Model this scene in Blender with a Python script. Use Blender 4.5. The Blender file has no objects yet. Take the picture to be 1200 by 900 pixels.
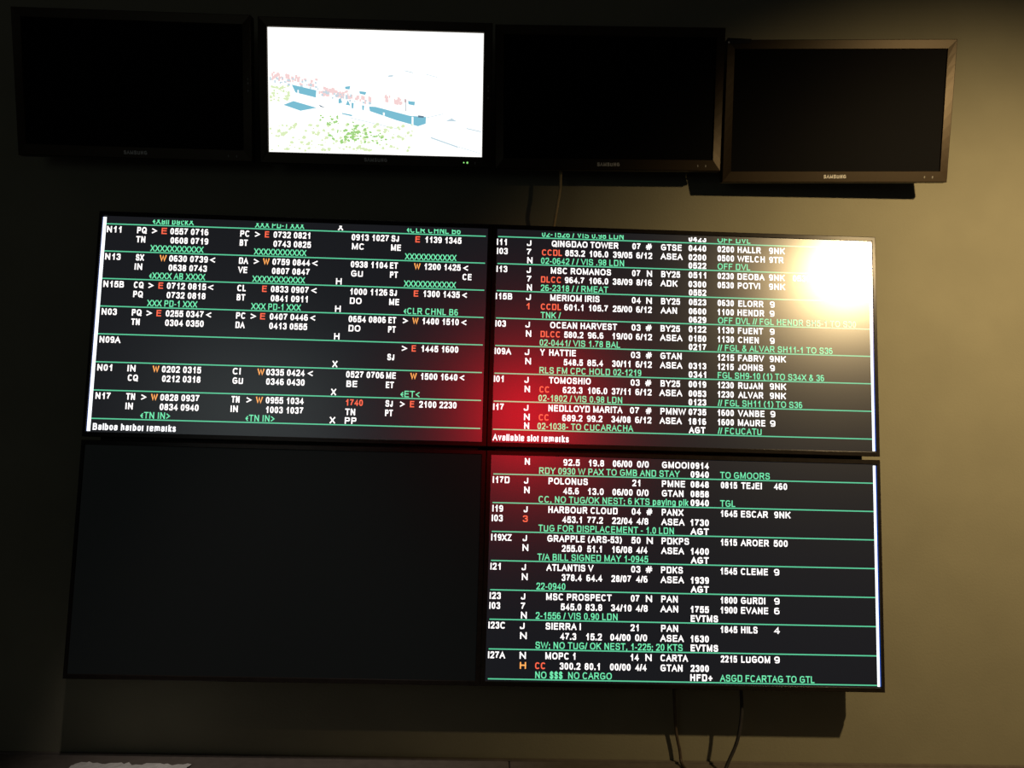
import bpy, math, random
from mathutils import Matrix, Vector, Euler

# ------------------------------------------------------------------ camera, world, lights, exposure
S = bpy.context.scene
COL = S.collection
ZC = 1.65                      # height of the crossing point of the four wall panels above the floor
YW = 0.145                     # the wall lies this far behind the panels' front faces

cam_d = bpy.data.cameras.new('camera')
cam_d.sensor_fit = 'HORIZONTAL'
cam_d.sensor_width = 36.0
cam_d.lens = 950.0 / 1200.0 * 36.0
cam_d.clip_start = 0.02
cam = bpy.data.objects.new('camera', cam_d)
cam.location = (-0.0008, -2.1255, -0.0488 + ZC)
cam.rotation_euler = (1.67371, -0.02473, -0.03219)
COL.objects.link(cam)
S.camera = cam

w = bpy.data.worlds.new('world')
S.world = w
w.use_nodes = True
w.node_tree.nodes['Background'].inputs['Color'].default_value = (1.0, 0.95, 0.92, 1)
w.node_tree.nodes['Background'].inputs['Strength'].default_value = 0.009

S.view_settings.view_transform = 'Standard'
S.view_settings.look = 'None'
S.view_settings.gamma = 1.0
S.view_settings.use_curve_mapping = False
S.view_settings.exposure = 0.0


def aim(o, target):
    d = Vector(target) - o.location
    o.rotation_euler = d.to_track_quat('-Z', 'Y').to_euler()


def spot(name, loc, target, power, color, angle, blend, radius):
    l = bpy.data.lights.new(name, 'SPOT')
    l.energy = power; l.color = color
    l.spot_size = math.radians(angle); l.spot_blend = blend
    l.shadow_soft_size = radius
    o = bpy.data.objects.new(name, l); COL.objects.link(o)
    o.location = loc; aim(o, target)
    return o


def area(name, loc, target, power, color, sx, sy):
    l = bpy.data.lights.new(name, 'AREA')
    l.energy = power; l.color = color
    l.shape = 'RECTANGLE'; l.size = sx; l.size_y = sy
    o = bpy.data.objects.new(name, l); COL.objects.link(o)
    o.location = loc; aim(o, target)
    return o


# warm ceiling spot near the right end of the wall, red lamp across the room, dim area light added behind for the screens' grey sheen
spot('ceiling_spotlight', (1.585, -1.33, 0.875 + ZC), (1.51, YW, 0.16 + ZC), 110, (1.0, 0.72, 0.36), 98, 1.0, 0.022)
spot('red_lamp', (0.24, -3.0, 0.28 + ZC), (0.13, 0, 0.08 + ZC), 34, (1.0, 0.0, 0.012), 19, 1.0, 0.20)
spot('far_spotlight', (4.6, -1.75, 2.1 + ZC), (0.9, YW, -0.5 + ZC), 0.25, (1.0, 0.6, 0.4), 60, 1.0, 0.03)
area('sheen_fill_light', (-1.5, -3.2, 0.25 + ZC), (-0.4, 0, 0.1 + ZC), 0.9, (0.85, 1.0, 0.95), 1.0, 0.8)
spot('counter_fill_spot', (-0.50, -1.25, 1.60 + ZC), (-0.49, -0.02, ZC - 0.829), 66, (1.0, 0.86, 0.76), 31, 0.9, 0.03)  # unseen spot added only to brighten the counter top


# ------------------------------------------------------------------ materials
def mat(name, base, rough=0.5, spec=0.5, emit=None, estr=1.0, noise=None, metallic=0.0, bump=None, face=False, tint=None):
    m = bpy.data.materials.new(name)
    m.use_nodes = True
    nt = m.node_tree
    p = nt.nodes['Principled BSDF']
    p.inputs['Base Color'].default_value = (*base, 1)
    p.inputs['Roughness'].default_value = rough
    p.inputs['Specular IOR Level'].default_value = spec
    p.inputs['Metallic'].default_value = metallic
    if tint: p.inputs['Specular Tint'].default_value = (*tint, 1)
    if face:      # anti-glare panel face: a broad sheen under a tighter one
        p.inputs['IOR'].default_value = 1.8
        p.inputs['Coat Weight'].default_value = 0.4
        p.inputs['Coat Roughness'].default_value = 0.235
    if emit:
        p.inputs['Emission Color'].default_value = (*emit, 1)
        p.inputs['Emission Strength'].default_value = estr
    if noise or bump:
        tc = nt.nodes.new('ShaderNodeTexCoord')
    if noise:
        sc, amt = noise
        n = nt.nodes.new('ShaderNodeTexNoise')
        n.inputs['Scale'].default_value = sc; n.inputs['Detail'].default_value = 4
        nt.links.new(tc.outputs['Object'], n.inputs['Vector'])
        r = nt.nodes.new('ShaderNodeValToRGB')
        r.color_ramp.elements[0].position = 0.3; r.color_ramp.elements[1].position = 0.7
        r.color_ramp.elements[0].color = (*[c * (1 - amt) for c in base], 1)
        r.color_ramp.elements[1].color = (*[c * (1 + amt) for c in base], 1)
        nt.links.new(n.outputs['Fac'], r.inputs['Fac'])
        nt.links.new(r.outputs['Color'], p.inputs['Base Color'])
    if bump:
        sc, st = bump
        n2 = nt.nodes.new('ShaderNodeTexNoise')
        n2.inputs['Scale'].default_value = sc; n2.inputs['Detail'].default_value = 3
        nt.links.new(tc.outputs['Object'], n2.inputs['Vector'])
        b = nt.nodes.new('ShaderNodeBump')
        b.inputs['Strength'].default_value = st; b.inputs['Distance'].default_value = 0.002
        nt.links.new(n2.outputs['Fac'], b.inputs['Height'])
        nt.links.new(b.outputs['Normal'], p.inputs['Normal'])
    return m


SR = 0.275      # roughness of the panels' anti-glare faces
M = dict(
    wall=mat('wall_paint', (0.30, 0.285, 0.205), 0.8, 0.25, noise=(6, 0.05), bump=(160, 0.25)),
    floor=mat('floor_vinyl', (0.05, 0.05, 0.05), 0.6, 0.3, noise=(12, 0.2)),
    counter=mat('counter_laminate', (0.19, 0.165, 0.145), 0.45, 0.4, noise=(40, 0.12), bump=(220, 0.2)),
    cabinet=mat('counter_front', (0.08, 0.06, 0.05), 0.5, 0.4, noise=(20, 0.15)),
    panel_bezel=mat('panel_bezel_plastic', (0.022, 0.018, 0.016), 0.26, 0.20, noise=(60, 0.15)),
    panel_case=mat('panel_case_metal', (0.02, 0.02, 0.02), 0.5, 0.4, noise=(40, 0.15)),
    bracket=mat('bracket_steel', (0.02, 0.02, 0.02), 0.5, 0.4, noise=(50, 0.15)),
    screen_a=mat('lit_screen_face', (0.004, 0.004, 0.005), SR, 0.85, (0.0085, 0.0090, 0.0115), face=True),
    screen_off=mat('blank_screen_face', (0.01, 0.01, 0.01), 0.36, 0.06, (0.0026, 0.0030, 0.0029)),  # faint glow put into the switched-off face to lift its black
    mon_bezel=mat('monitor_bezel_plastic', (0.020, 0.012, 0.006), 0.40, 0.46, tint=(1.0, 0.84, 0.64), noise=(80, 0.12)),
    mon_case=mat('monitor_case_plastic', (0.02, 0.02, 0.02), 0.5, 0.4, noise=(40, 0.15)),
    mon_screen=mat('monitor_screen_face', (0.005, 0.005, 0.006), 0.5, 0.02, noise=(3, 0.1)),
    white=mat('white_text_light', (0.004, 0.004, 0.004), SR, 0.85, (1.0, 0.95, 0.93), 1.4, face=True),
    bold=mat('bold_text_light', (0.004, 0.004, 0.004), SR, 0.85, (0.97, 0.97, 1.0), 1.3, face=True),
    green=mat('green_text_light', (0.004, 0.004, 0.004), SR, 0.85, (0.19, 0.92, 0.48), 0.95, face=True),
    line=mat('green_line_light', (0.004, 0.004, 0.004), SR, 0.85, (0.12, 0.66, 0.36), 0.95, face=True),
    red=mat('red_text_light', (0.004, 0.004, 0.004), SR, 0.85, (1.0, 0.14, 0.07), 1.1, face=True),
    orange=mat('orange_text_light', (0.004, 0.004, 0.004), SR, 0.85, (1.0, 0.40, 0.10), 1.2, face=True),
    bar=mat('window_edge_light', (0.004, 0.004, 0.004), SR, 0.85, (0.92, 0.97, 1.0), 1.6, face=True),
    blue=mat('blue_edge_light', (0.004, 0.004, 0.004), SR, 0.85, (0.01, 0.10, 0.62), 0.8, face=True),
    logo=mat('silver_lettering', (0.86, 0.84, 0.80), 0.4, 0.5, noise=(30, 0.05)),
    dot=mat('grey_marking', (0.30, 0.29, 0.27), 0.5, 0.5, noise=(30, 0.05)),
    led=mat('green_led', (0.02, 0.05, 0.02), 0.3, 0.5, (0.35, 1.0, 0.25), 0.9),
    brown=mat('brown_cable_rubber', (0.10, 0.075, 0.055), 0.5, 0.4, noise=(80, 0.2)),
    cable=mat('black_cable_rubber', (0.045, 0.042, 0.042), 0.5, 0.4, noise=(80, 0.2)),
    tan=mat('tan_cable_sheath', (0.75, 0.58, 0.30), 0.45, 0.4, noise=(80, 0.1)),
    clip=mat('black_clip_plastic', (0.02, 0.018, 0.016), 0.4, 0.5, noise=(80, 0.2)),
    pic_sky=mat('picture_sky_light', (0.004, 0.004, 0.004), 0.3, 0.2, (1.0, 1.0, 0.97), 1.25),
    pic_blue=mat('picture_blue_light', (0.004, 0.004, 0.004), 0.3, 0.2, (0.20, 0.52, 0.66), 1.0),
    pic_pink=mat('picture_pink_light', (0.004, 0.004, 0.004), 0.3, 0.2, (0.92, 0.66, 0.66), 1.0),
    pic_grey=mat('picture_grey_light', (0.004, 0.004, 0.004), 0.3, 0.2, (0.56, 0.70, 0.78), 1.0),
    pic_dark=mat('picture_dark_light', (0.004, 0.004, 0.004), 0.3, 0.2, (0.12, 0.2, 0.28), 1.0),
    pic_green=mat('picture_green_light', (0.004, 0.004, 0.004), 0.3, 0.2, (0.36, 0.66, 0.22), 1.0),
    pic_pale=mat('picture_pale_light', (0.004, 0.004, 0.004), 0.3, 0.2, (0.72, 0.86, 0.52), 1.0),
    paper=mat('white_paper', (0.85, 0.85, 0.82), 0.6, 0.3, noise=(40, 0.03), bump=(60, 0.3)),
)


# ------------------------------------------------------------------ mesh helpers
class MB:
    """collects faces; build() links them as one mesh object"""
    def __init__(s): s.v = []; s.f = []

    def quad(s, a, b, c, d):
        n = len(s.v); s.v += [a, b, c, d]; s.f.append((n, n + 1, n + 2, n + 3))

    def poly(s, pts):
        n = len(s.v); s.v += list(pts); s.f.append(tuple(range(n, n + len(pts))))

    def box(s, x0, x1, y0, y1, z0, z1):
        n = len(s.v)
        s.v += [(x, y, z) for z in (z0, z1) for y in (y0, y1) for x in (x0, x1)]
        for q in ((0, 1, 5, 4), (1, 3, 7, 5), (3, 2, 6, 7), (2, 0, 4, 6), (4, 5, 7, 6), (1, 0, 2, 3)):
            s.f.append(tuple(n + i for i in q))

    def loft(s, rings, cap=True):
        """rings: lists of points of equal length, joined one to the next"""
        n0 = len(s.v); k = len(rings[0])
        for r in rings: s.v += list(r)
        for i in range(len(rings) - 1):
            for j in range(k):
                a = n0 + i * k + j; b = n0 + i * k + (j + 1) % k
                s.f.append((a, b, b + k, a + k))
        if cap:
            s.f.append(tuple(n0 + j for j in reversed(range(k))))
            s.f.append(tuple(n0 + (len(rings) - 1) * k + j for j in range(k)))

    def tube(s, pts, r, n=10):
        P = [Vector(p) for p in pts]; rings = []
        for i, p in enumerate(P):
            t = (P[min(i + 1, len(P) - 1)] - P[max(i - 1, 0)]).normalized()
            u = t.cross(Vector((0.31, 0.9, 0.2))).normalized(); q = t.cross(u)
            rings.append([p + r * (math.cos(a) * u + math.sin(a) * q) for a in [2 * math.pi * j / n for j in range(n)]])
        s.loft(rings)

    def build(s, name, m, parent=None, bevel=0, smooth=False):
        me = bpy.data.meshes.new(name)
        me.from_pydata([tuple(p) for p in s.v], [], s.f)
        me.materials.append(m)
        o = bpy.data.objects.new(name, me); COL.objects.link(o)
        if parent: o.parent = parent
        if smooth:
            for p in me.polygons: p.use_smooth = True
        if bevel:
            b = o.modifiers.new('edge', 'BEVEL'); b.width = bevel; b.segments = 2
            b.limit_method = 'ANGLE'
        return o


def frame_mb(w_, h_, l, r, t, b, y0, y1, lip=0.0, slope=(0.0, 0.0)):
    """rectangular frame round an opening w_ x h_ (centred); widths l r t b; y0 front, y1 back; lip slopes the inner edge, slope sets the outer edge back (bottom, top)"""
    N = 12
    def ring(dx0, dx1, dz0, dz1, y, s=0):
        x0, x1, z0, z1 = -w_ / 2 - dx0, w_ / 2 + dx1, -h_ / 2 - dz0, h_ / 2 + dz1
        f = lambda t: y + s * (slope[0] + (slope[1] - slope[0]) * t)
        up = [(x1, f(i / N), z0 + (z1 - z0) * i / N) for i in range(N + 1)]
        return up + [(x0, yy, z) for x, yy, z in reversed(up)]
    m = MB()
    c = 0.0016
    rings = [ring(0, 0, 0, 0, y1), ring(0, 0, 0, 0, y0 + lip), ring(lip * .4, lip * .4, lip * .4, lip * .4, y0),
             ring(l - c, r - c, b - c, t - c, y0, 1), ring(l, r, b, t, y0 + c, 1), ring(l, r, b, t, y1)]
    m.loft(rings, cap=False)
    # close the back
    n0 = len(m.v); k = len(rings[0])
    m.v += rings[-1] + rings[0]
    for j in range(k): m.f.append((n0 + j, n0 + (j + 1) % k, n0 + k + (j + 1) % k, n0 + k + j))
    return m


def thing(name, label, cat, loc=(0, 0, 0), rot=(0, 0, 0), group=None):
    o = bpy.data.objects.new(name, None); COL.objects.link(o)
    o.empty_display_size = 0.1
    o.location = loc; o.rotation_euler = rot
    o['label'] = label; o['category'] = cat
    if group: o['group'] = group
    return o


def tag(o, label, cat, group=None):
    o['label'] = label; o['category'] = cat
    if group: o['group'] = group
    return o


def struct(o):
    o['kind'] = 'structure'
    return o


# ------------------------------------------------------------------ stroke lettering (grotesque, cap height 1)
def _chaikin(p, n=2):
    for _ in range(n):
        q = [p[0]]
        for a, b in zip(p, p[1:]):
            q += [(a[0] * .75 + b[0] * .25, a[1] * .75 + b[1] * .25), (a[0] * .25 + b[0] * .75, a[1] * .25 + b[1] * .75)]
        q.append(p[-1]); p = q
    return p


def L(*p): return list(p)
def C(*p): return _chaikin(list(p))


def oval(x0, x1, y0, y1, a0=0.0, a1=360.0, n=22):
    """rounded ring (or the part of it from angle a0 to a1) filling the given box"""
    out = []
    for i in range(n + 1):
        a = math.radians(a0 + (a1 - a0) * i / n); c, d = math.cos(a), math.sin(a); e = 2 / 2.5
        out.append(((x0 + x1) / 2 + (x1 - x0) / 2 * math.copysign(abs(c) ** e, c), (y0 + y1) / 2 + (y1 - y0) / 2 * math.copysign(abs(d) ** e, d)))
    return out


G = {   # glyph: (advance, ink width, strokes in 0..1 boxes)
 'A': (.93, .9, [L((0, 0), (.5, 1), (1, 0)), L((.2, .36), (.8, .36))]),
 'B': (.93, .72, [L((0, 0), (0, 1)), C((0, 1), (.6, 1), (.92, .98), (.92, .58), (.6, .54), (0, .54)), C((0, .54), (.65, .54), (1, .5), (1, .02), (.65, 0), (0, 0))]),
 'C': (1.0, .84, [oval(0, 1, 0, 1, 38, 322)]),
 'D': (1.0, .78, [L((0, 0), (0, 1)), C((0, 1), (.5, 1), (1, 1), (1, .6), (1, .4), (1, 0), (.5, 0), (0, 0))]),
 'E': (.9, .7, [L((1, 1), (0, 1), (0, 0), (1, 0)), L((0, .54), (.92, .54))]),
 'F': (.85, .66, [L((1, 1), (0, 1), (0, 0)), L((0, .52), (.85, .52))]),
 'G': (1.06, .88, [oval(0, 1, 0, 1, 38, 325), L((1, .14), (1, .48), (.55, .48))]),
 'H': (1.0, .76, [L((0, 0), (0, 1)), L((1, 0), (1, 1)), L((0, .54), (1, .54))]),
 'I': (.38, .12, [L((.5, 0), (.5, 1))]),
 'J': (.7, .5, [C((1, 1), (1, .5), (1, .05), (.5, 0), (0, 0), (0, .3))]),
 'K': (.93, .78, [L((0, 0), (0, 1)), L((1, 1), (0, .38)), L((.35, .6), (1, 0))]),
 'L': (.78, .62, [L((0, 1), (0, 0), (1, 0))]),
 'M': (1.16, .92, [L((0, 0), (0, 1)), L((0, 1), (.5, .05), (1, 1)), L((1, 1), (1, 0))]),
 'N': (1.0, .76, [L((0, 0), (0, 1)), L((0, 1), (1, 0)), L((1, 0), (1, 1))]),
 'O': (1.08, .92, [oval(0, 1, 0, 1)]),
 'P': (.93, .72, [L((0, 0), (0, 1)), C((0, 1), (.6, 1), (1, 1), (1, .46), (.6, .46), (0, .46))]),
 'Q': (1.08, .92, [oval(0, 1, 0, 1), L((.6, .28), (1, -.06))]),
 'R': (1.0, .8, [L((0, 0), (0, 1)), C((0, 1), (.6, 1), (.96, 1), (.96, .48), (.6, .48), (0, .48)), L((.5, .48), (1, 0))]),
 'S': (.93, .76, [C((.95, .72), (.9, 1), (.5, 1), (.03, 1), (.03, .56), (.5, .52), (1, .48), (1, 0), (.5, 0), (.05, 0), (0, .3))]),
 'T': (.85, .78, [L((0, 1), (1, 1)), L((.5, 1), (.5, 0))]),
 'U': (1.0, .76, [C((0, 1), (0, .5), (0, .2), (0, 0), (.5, 0), (1, 0), (1, .2), (1, .5), (1, 1))]),
 'V': (.93, .9, [L((0, 1), (.5, 0), (1, 1))]),
 'W': (1.3, 1.28, [L((0, 1), (.25, 0), (.5, .95), (.75, 0), (1, 1))]),
 'X': (.93, .86, [L((0, 0), (1, 1)), L((0, 1), (1, 0))]),
 'Y': (.93, .88, [L((0, 1), (.5, .45), (1, 1)), L((.5, .45), (.5, 0))]),
 'Z': (.85, .74, [L((0, 1), (1, 1), (0, 0), (1, 0))]),
 '0': (.77, .62, [oval(0, 1, 0, 1)]),
 '1': (.77, .40, [L((.9, 0), (.9, 1)), L((.9, 1), (0, .7))]),
 '2': (.77, .64, [C((.02, .72), (.05, 1), (.5, 1), (1, 1), (1, .6), (.6, .35), (0, .02)), L((0, 0), (1, 0))]),
 '3': (.77, .62, [C((0, .76), (.1, 1), (.5, 1), (.96, 1), (.96, .56), (.6, .53), (.4, .53)), C((.4, .53), (.6, .53), (1, .5), (1, 0), (.5, 0), (.06, 0), (0, .26))]),
 '4': (.77, .68, [L((.74, 0), (.74, 1), (0, .27), (1, .27))]),
 '5': (.77, .64, [L((.92, 1), (.16, 1), (.04, .5)), C((.04, .5), (.3, .64), (1, .66), (1, .3), (1, 0), (.5, 0), (.05, 0), (0, .25))]),
 '6': (.77, .64, [C((.9, .9), (.75, 1), (.5, 1), (.02, .95), (0, .6), (0, .3)), oval(0, 1, 0, .6)]),
 '7': (.77, .62, [L((0, 1), (1, 1)), C((1, 1), (.55, .55), (.35, .3), (.3, 0))]),
 '8': (.77, .62, [oval(.05, .95, .53, 1), oval(0, 1, 0, .53)]),
 '9': (.77, .64, [oval(0, 1, .4, 1), C((1, .7), (1, .4), (.98, .05), (.5, 0), (.25, 0), (.1, .1))]),
 '.': (.38, .12, [L((.5, 0), (.5, .07))]), ',': (.38, .14, [L((.6, .06), (.2, -.16))]),
 ';': (.38, .14, [L((.6, .06), (.2, -.16)), L((.5, .55), (.5, .63))]),
 '-': (.47, .34, [L((0, .36), (1, .36))]), '/': (.40, .4, [L((0, 0), (1, 1))]),
 '<': (.82, .6, [L((1, .82), (0, .45), (1, .08))]), '>': (.82, .6, [L((0, .82), (1, .45), (0, .08))]),
 '«': (.6, .46, [L((.9, .76), (0, .40), (.9, .04)), L((1, .40), (.5, .40))]),
 '#': (.77, .72, [L((.18, 0), (.42, 1)), L((.6, 0), (.84, 1)), L((.05, .66), (1, .66)), L((0, .34), (.95, .34))]),
 '&': (.93, .8, [C((1, 0), (.6, .4), (.2, .8), (.25, 1), (.45, 1.02), (.7, .95), (.65, .7), (.1, .45), (-.05, .2), (.1, 0), (.4, -.02), (.75, .05), (.95, .4))]),
 '(': (.50, .40, [C((1, 1.08), (.45, .86), (0, .6), (0, .26), (.45, 0), (1, -.22))]), ')': (.50, .40, [C((0, 1.08), (.55, .86), (1, .6), (1, .26), (.55, 0), (0, -.22))]),
 '+': (.82, .6, [L((0, .42), (1, .42)), L((.5, .1), (.5, .74))]),
 '$': (.77, .62, [C((.95, .72), (.9, 1), (.5, 1), (.03, 1), (.03, .56), (.5, .52), (1, .48), (1, 0), (.5, 0), (.05, 0), (0, .3)), L((.5, -.1), (.5, 1.1))]),
 ' ': (.38, 0, []),
 'a': (.77, .6, [C((.03, .55), (.1, .74), (.5, .74), (.95, .74), (.95, .5), (.95, .12), (1, 0)), C((.95, .46), (.5, .42), (0, .4), (0, 0), (.4, 0), (.8, 0), (.95, .2))]),
 'b': (.77, .6, [L((0, 0), (0, 1)), oval(0, 1, 0, .74)]), 'c': (.7, .56, [oval(0, 1, 0, .74, 38, 322)]),
 'e': (.77, .62, [C((0, .37), (1, .37), (1, .74), (.5, .74), (0, .74), (0, .37), (0, 0), (.5, 0), (.9, 0), (.98, .2))]),
 'g': (.77, .6, [oval(0, 1, 0, .74), C((1, .74), (1, .3), (1, -.26), (.5, -.26), (.1, -.26), (.05, -.1))]),
 'h': (.77, .56, [L((0, 0), (0, 1)), C((0, .45), (.1, .74), (.5, .74), (1, .74), (1, .4), (1, 0))]),
 'i': (.33, .12, [L((.5, 0), (.5, .72)), L((.5, .92), (.5, 1))]), 'k': (.7, .56, [L((0, 0), (0, 1)), L((.95, .72), (0, .26)), L((.3, .42), (1, 0))]),
 'l': (.33, .12, [L((.5, 0), (.5, 1))]),
 'm': (1.14, .92, [L((0, 0), (0, .74)), C((0, .5), (.05, .74), (.25, .74), (.5, .74), (.5, .4), (.5, 0)), C((.5, .5), (.55, .74), (.75, .74), (1, .74), (1, .4), (1, 0))]),
 'n': (.77, .56, [L((0, 0), (0, .74)), C((0, .45), (.1, .74), (.5, .74), (1, .74), (1, .4), (1, 0))]),
 'o': (.77, .62, [oval(0, 1, 0, .74)]), 'p': (.77, .6, [L((0, -.26), (0, .74)), oval(0, 1, 0, .74)]),
 'r': (.46, .32, [L((0, 0), (0, .74)), C((0, .4), (.1, .74), (.6, .76), (1, .72))]),
 's': (.7, .54, [C((.95, .54), (.9, .74), (.5, .74), (.03, .74), (.03, .42), (.5, .38), (1, .36), (1, 0), (.5, 0), (.05, 0), (0, .2))]),
 't': (.4, .3, [C((.35, .95), (.35, .3), (.35, 0), (.6, 0), (1, .02)), L((0, .72), (1, .72))]),
 'v': (.7, .62, [L((0, .74), (.5, 0), (1, .74))]), 'w': (1.0, .96, [L((0, .74), (.25, 0), (.5, .7), (.75, 0), (1, .74))]),
 'y': (.7, .62, [L((0, .74), (.5, 0)), L((1, .74), (.4, -.26), (.1, -.26))]),
}


def ribbon(mb, pts, t, y, to):
    P = []
    for p in pts:
        if not P or (p[0] - P[-1][0]) ** 2 + (p[1] - P[-1][1]) ** 2 > 1e-10: P.append(p)
    if len(P) < 2: return
    n = len(P); base = len(mb.v); h = t / 2
    for i, p in enumerate(P):
        def d(a, b):
            x, z = P[b][0] - P[a][0], P[b][1] - P[a][1]; q = math.hypot(x, z); return x / q, z / q
        if i == 0: dx, dz = d(0, 1); k = 1; ex = 0 if n > 6 else -h
        elif i == n - 1: dx, dz = d(n - 2, n - 1); k = 1; ex = 0 if n > 6 else h
        else:
            a, b = d(i - 1, i), d(i, i + 1); dx, dz = a[0] + b[0], a[1] + b[1]; q = math.hypot(dx, dz); ex = 0
            if q < 0.35: dx, dz = b; k = 1
            else:
                dx, dz = dx / q, dz / q; k = min(1.7, 1 / max(.3, dx * b[0] + dz * b[1]))
        cx, cz = p[0] + dx * ex, p[1] + dz * ex
        mb.v += [to(cx + dz * h * k, y, cz - dx * h * k), to(cx - dz * h * k, y, cz + dx * h * k)]
    for i in range(n - 1):
        a = base + 2 * i
        mb.f.append((a, a + 2, a + 3, a + 1))


def clip_top(pts, zmax):
    out = []; cur = []
    for a, b in zip(pts, pts[1:]):
        ia, ib = a[1] <= zmax, b[1] <= zmax
        if ia and not cur: cur = [a]
        if ia and ib: cur.append(b)
        elif ia != ib:
            f = (zmax - a[1]) / (b[1] - a[1]); c = (a[0] + f * (b[0] - a[0]), zmax)
            if ia: cur.append(c); out.append(cur); cur = []
            else: cur = [c, b]
    if cur: out.append(cur)
    return out


def write(mb, text, x0, x1, z, cap, t, y, zmax=None, to=lambda x, y, z: (x, y, z)):
    """text on the plane y, ink from x0 to x1, baseline z"""
    pos = 0.0; spans = []
    for ch in text:
        adv, ink, st = G[ch]
        spans.append((pos + (adv - ink) / 2, ink, st, ch)); pos += adv
    vis = [s for s in spans if s[3] != ' ']
    a = vis[0][0]; b = vis[-1][0] + vis[-1][1]
    k = (x1 - x0) / (b - a) if b > a else 0
    for s0, ink, st, ch in vis:
        gx0 = x0 + (s0 - a) * k; gx1 = gx0 + ink * k
        if gx1 - gx0 > t: gx0 += t / 2; gx1 -= t / 2
        else: gx0 = gx1 = (gx0 + gx1) / 2
        if ch in '.ilI,;':
            pass
        for pl in st:
            q = [(gx0 + (gx1 - gx0) * px, z + t / 2 + (cap - t) * pz) for px, pz in pl]
            for r in (clip_top(q, zmax) if zmax is not None else [q]):
                ribbon(mb, r, t, y, to)


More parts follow.
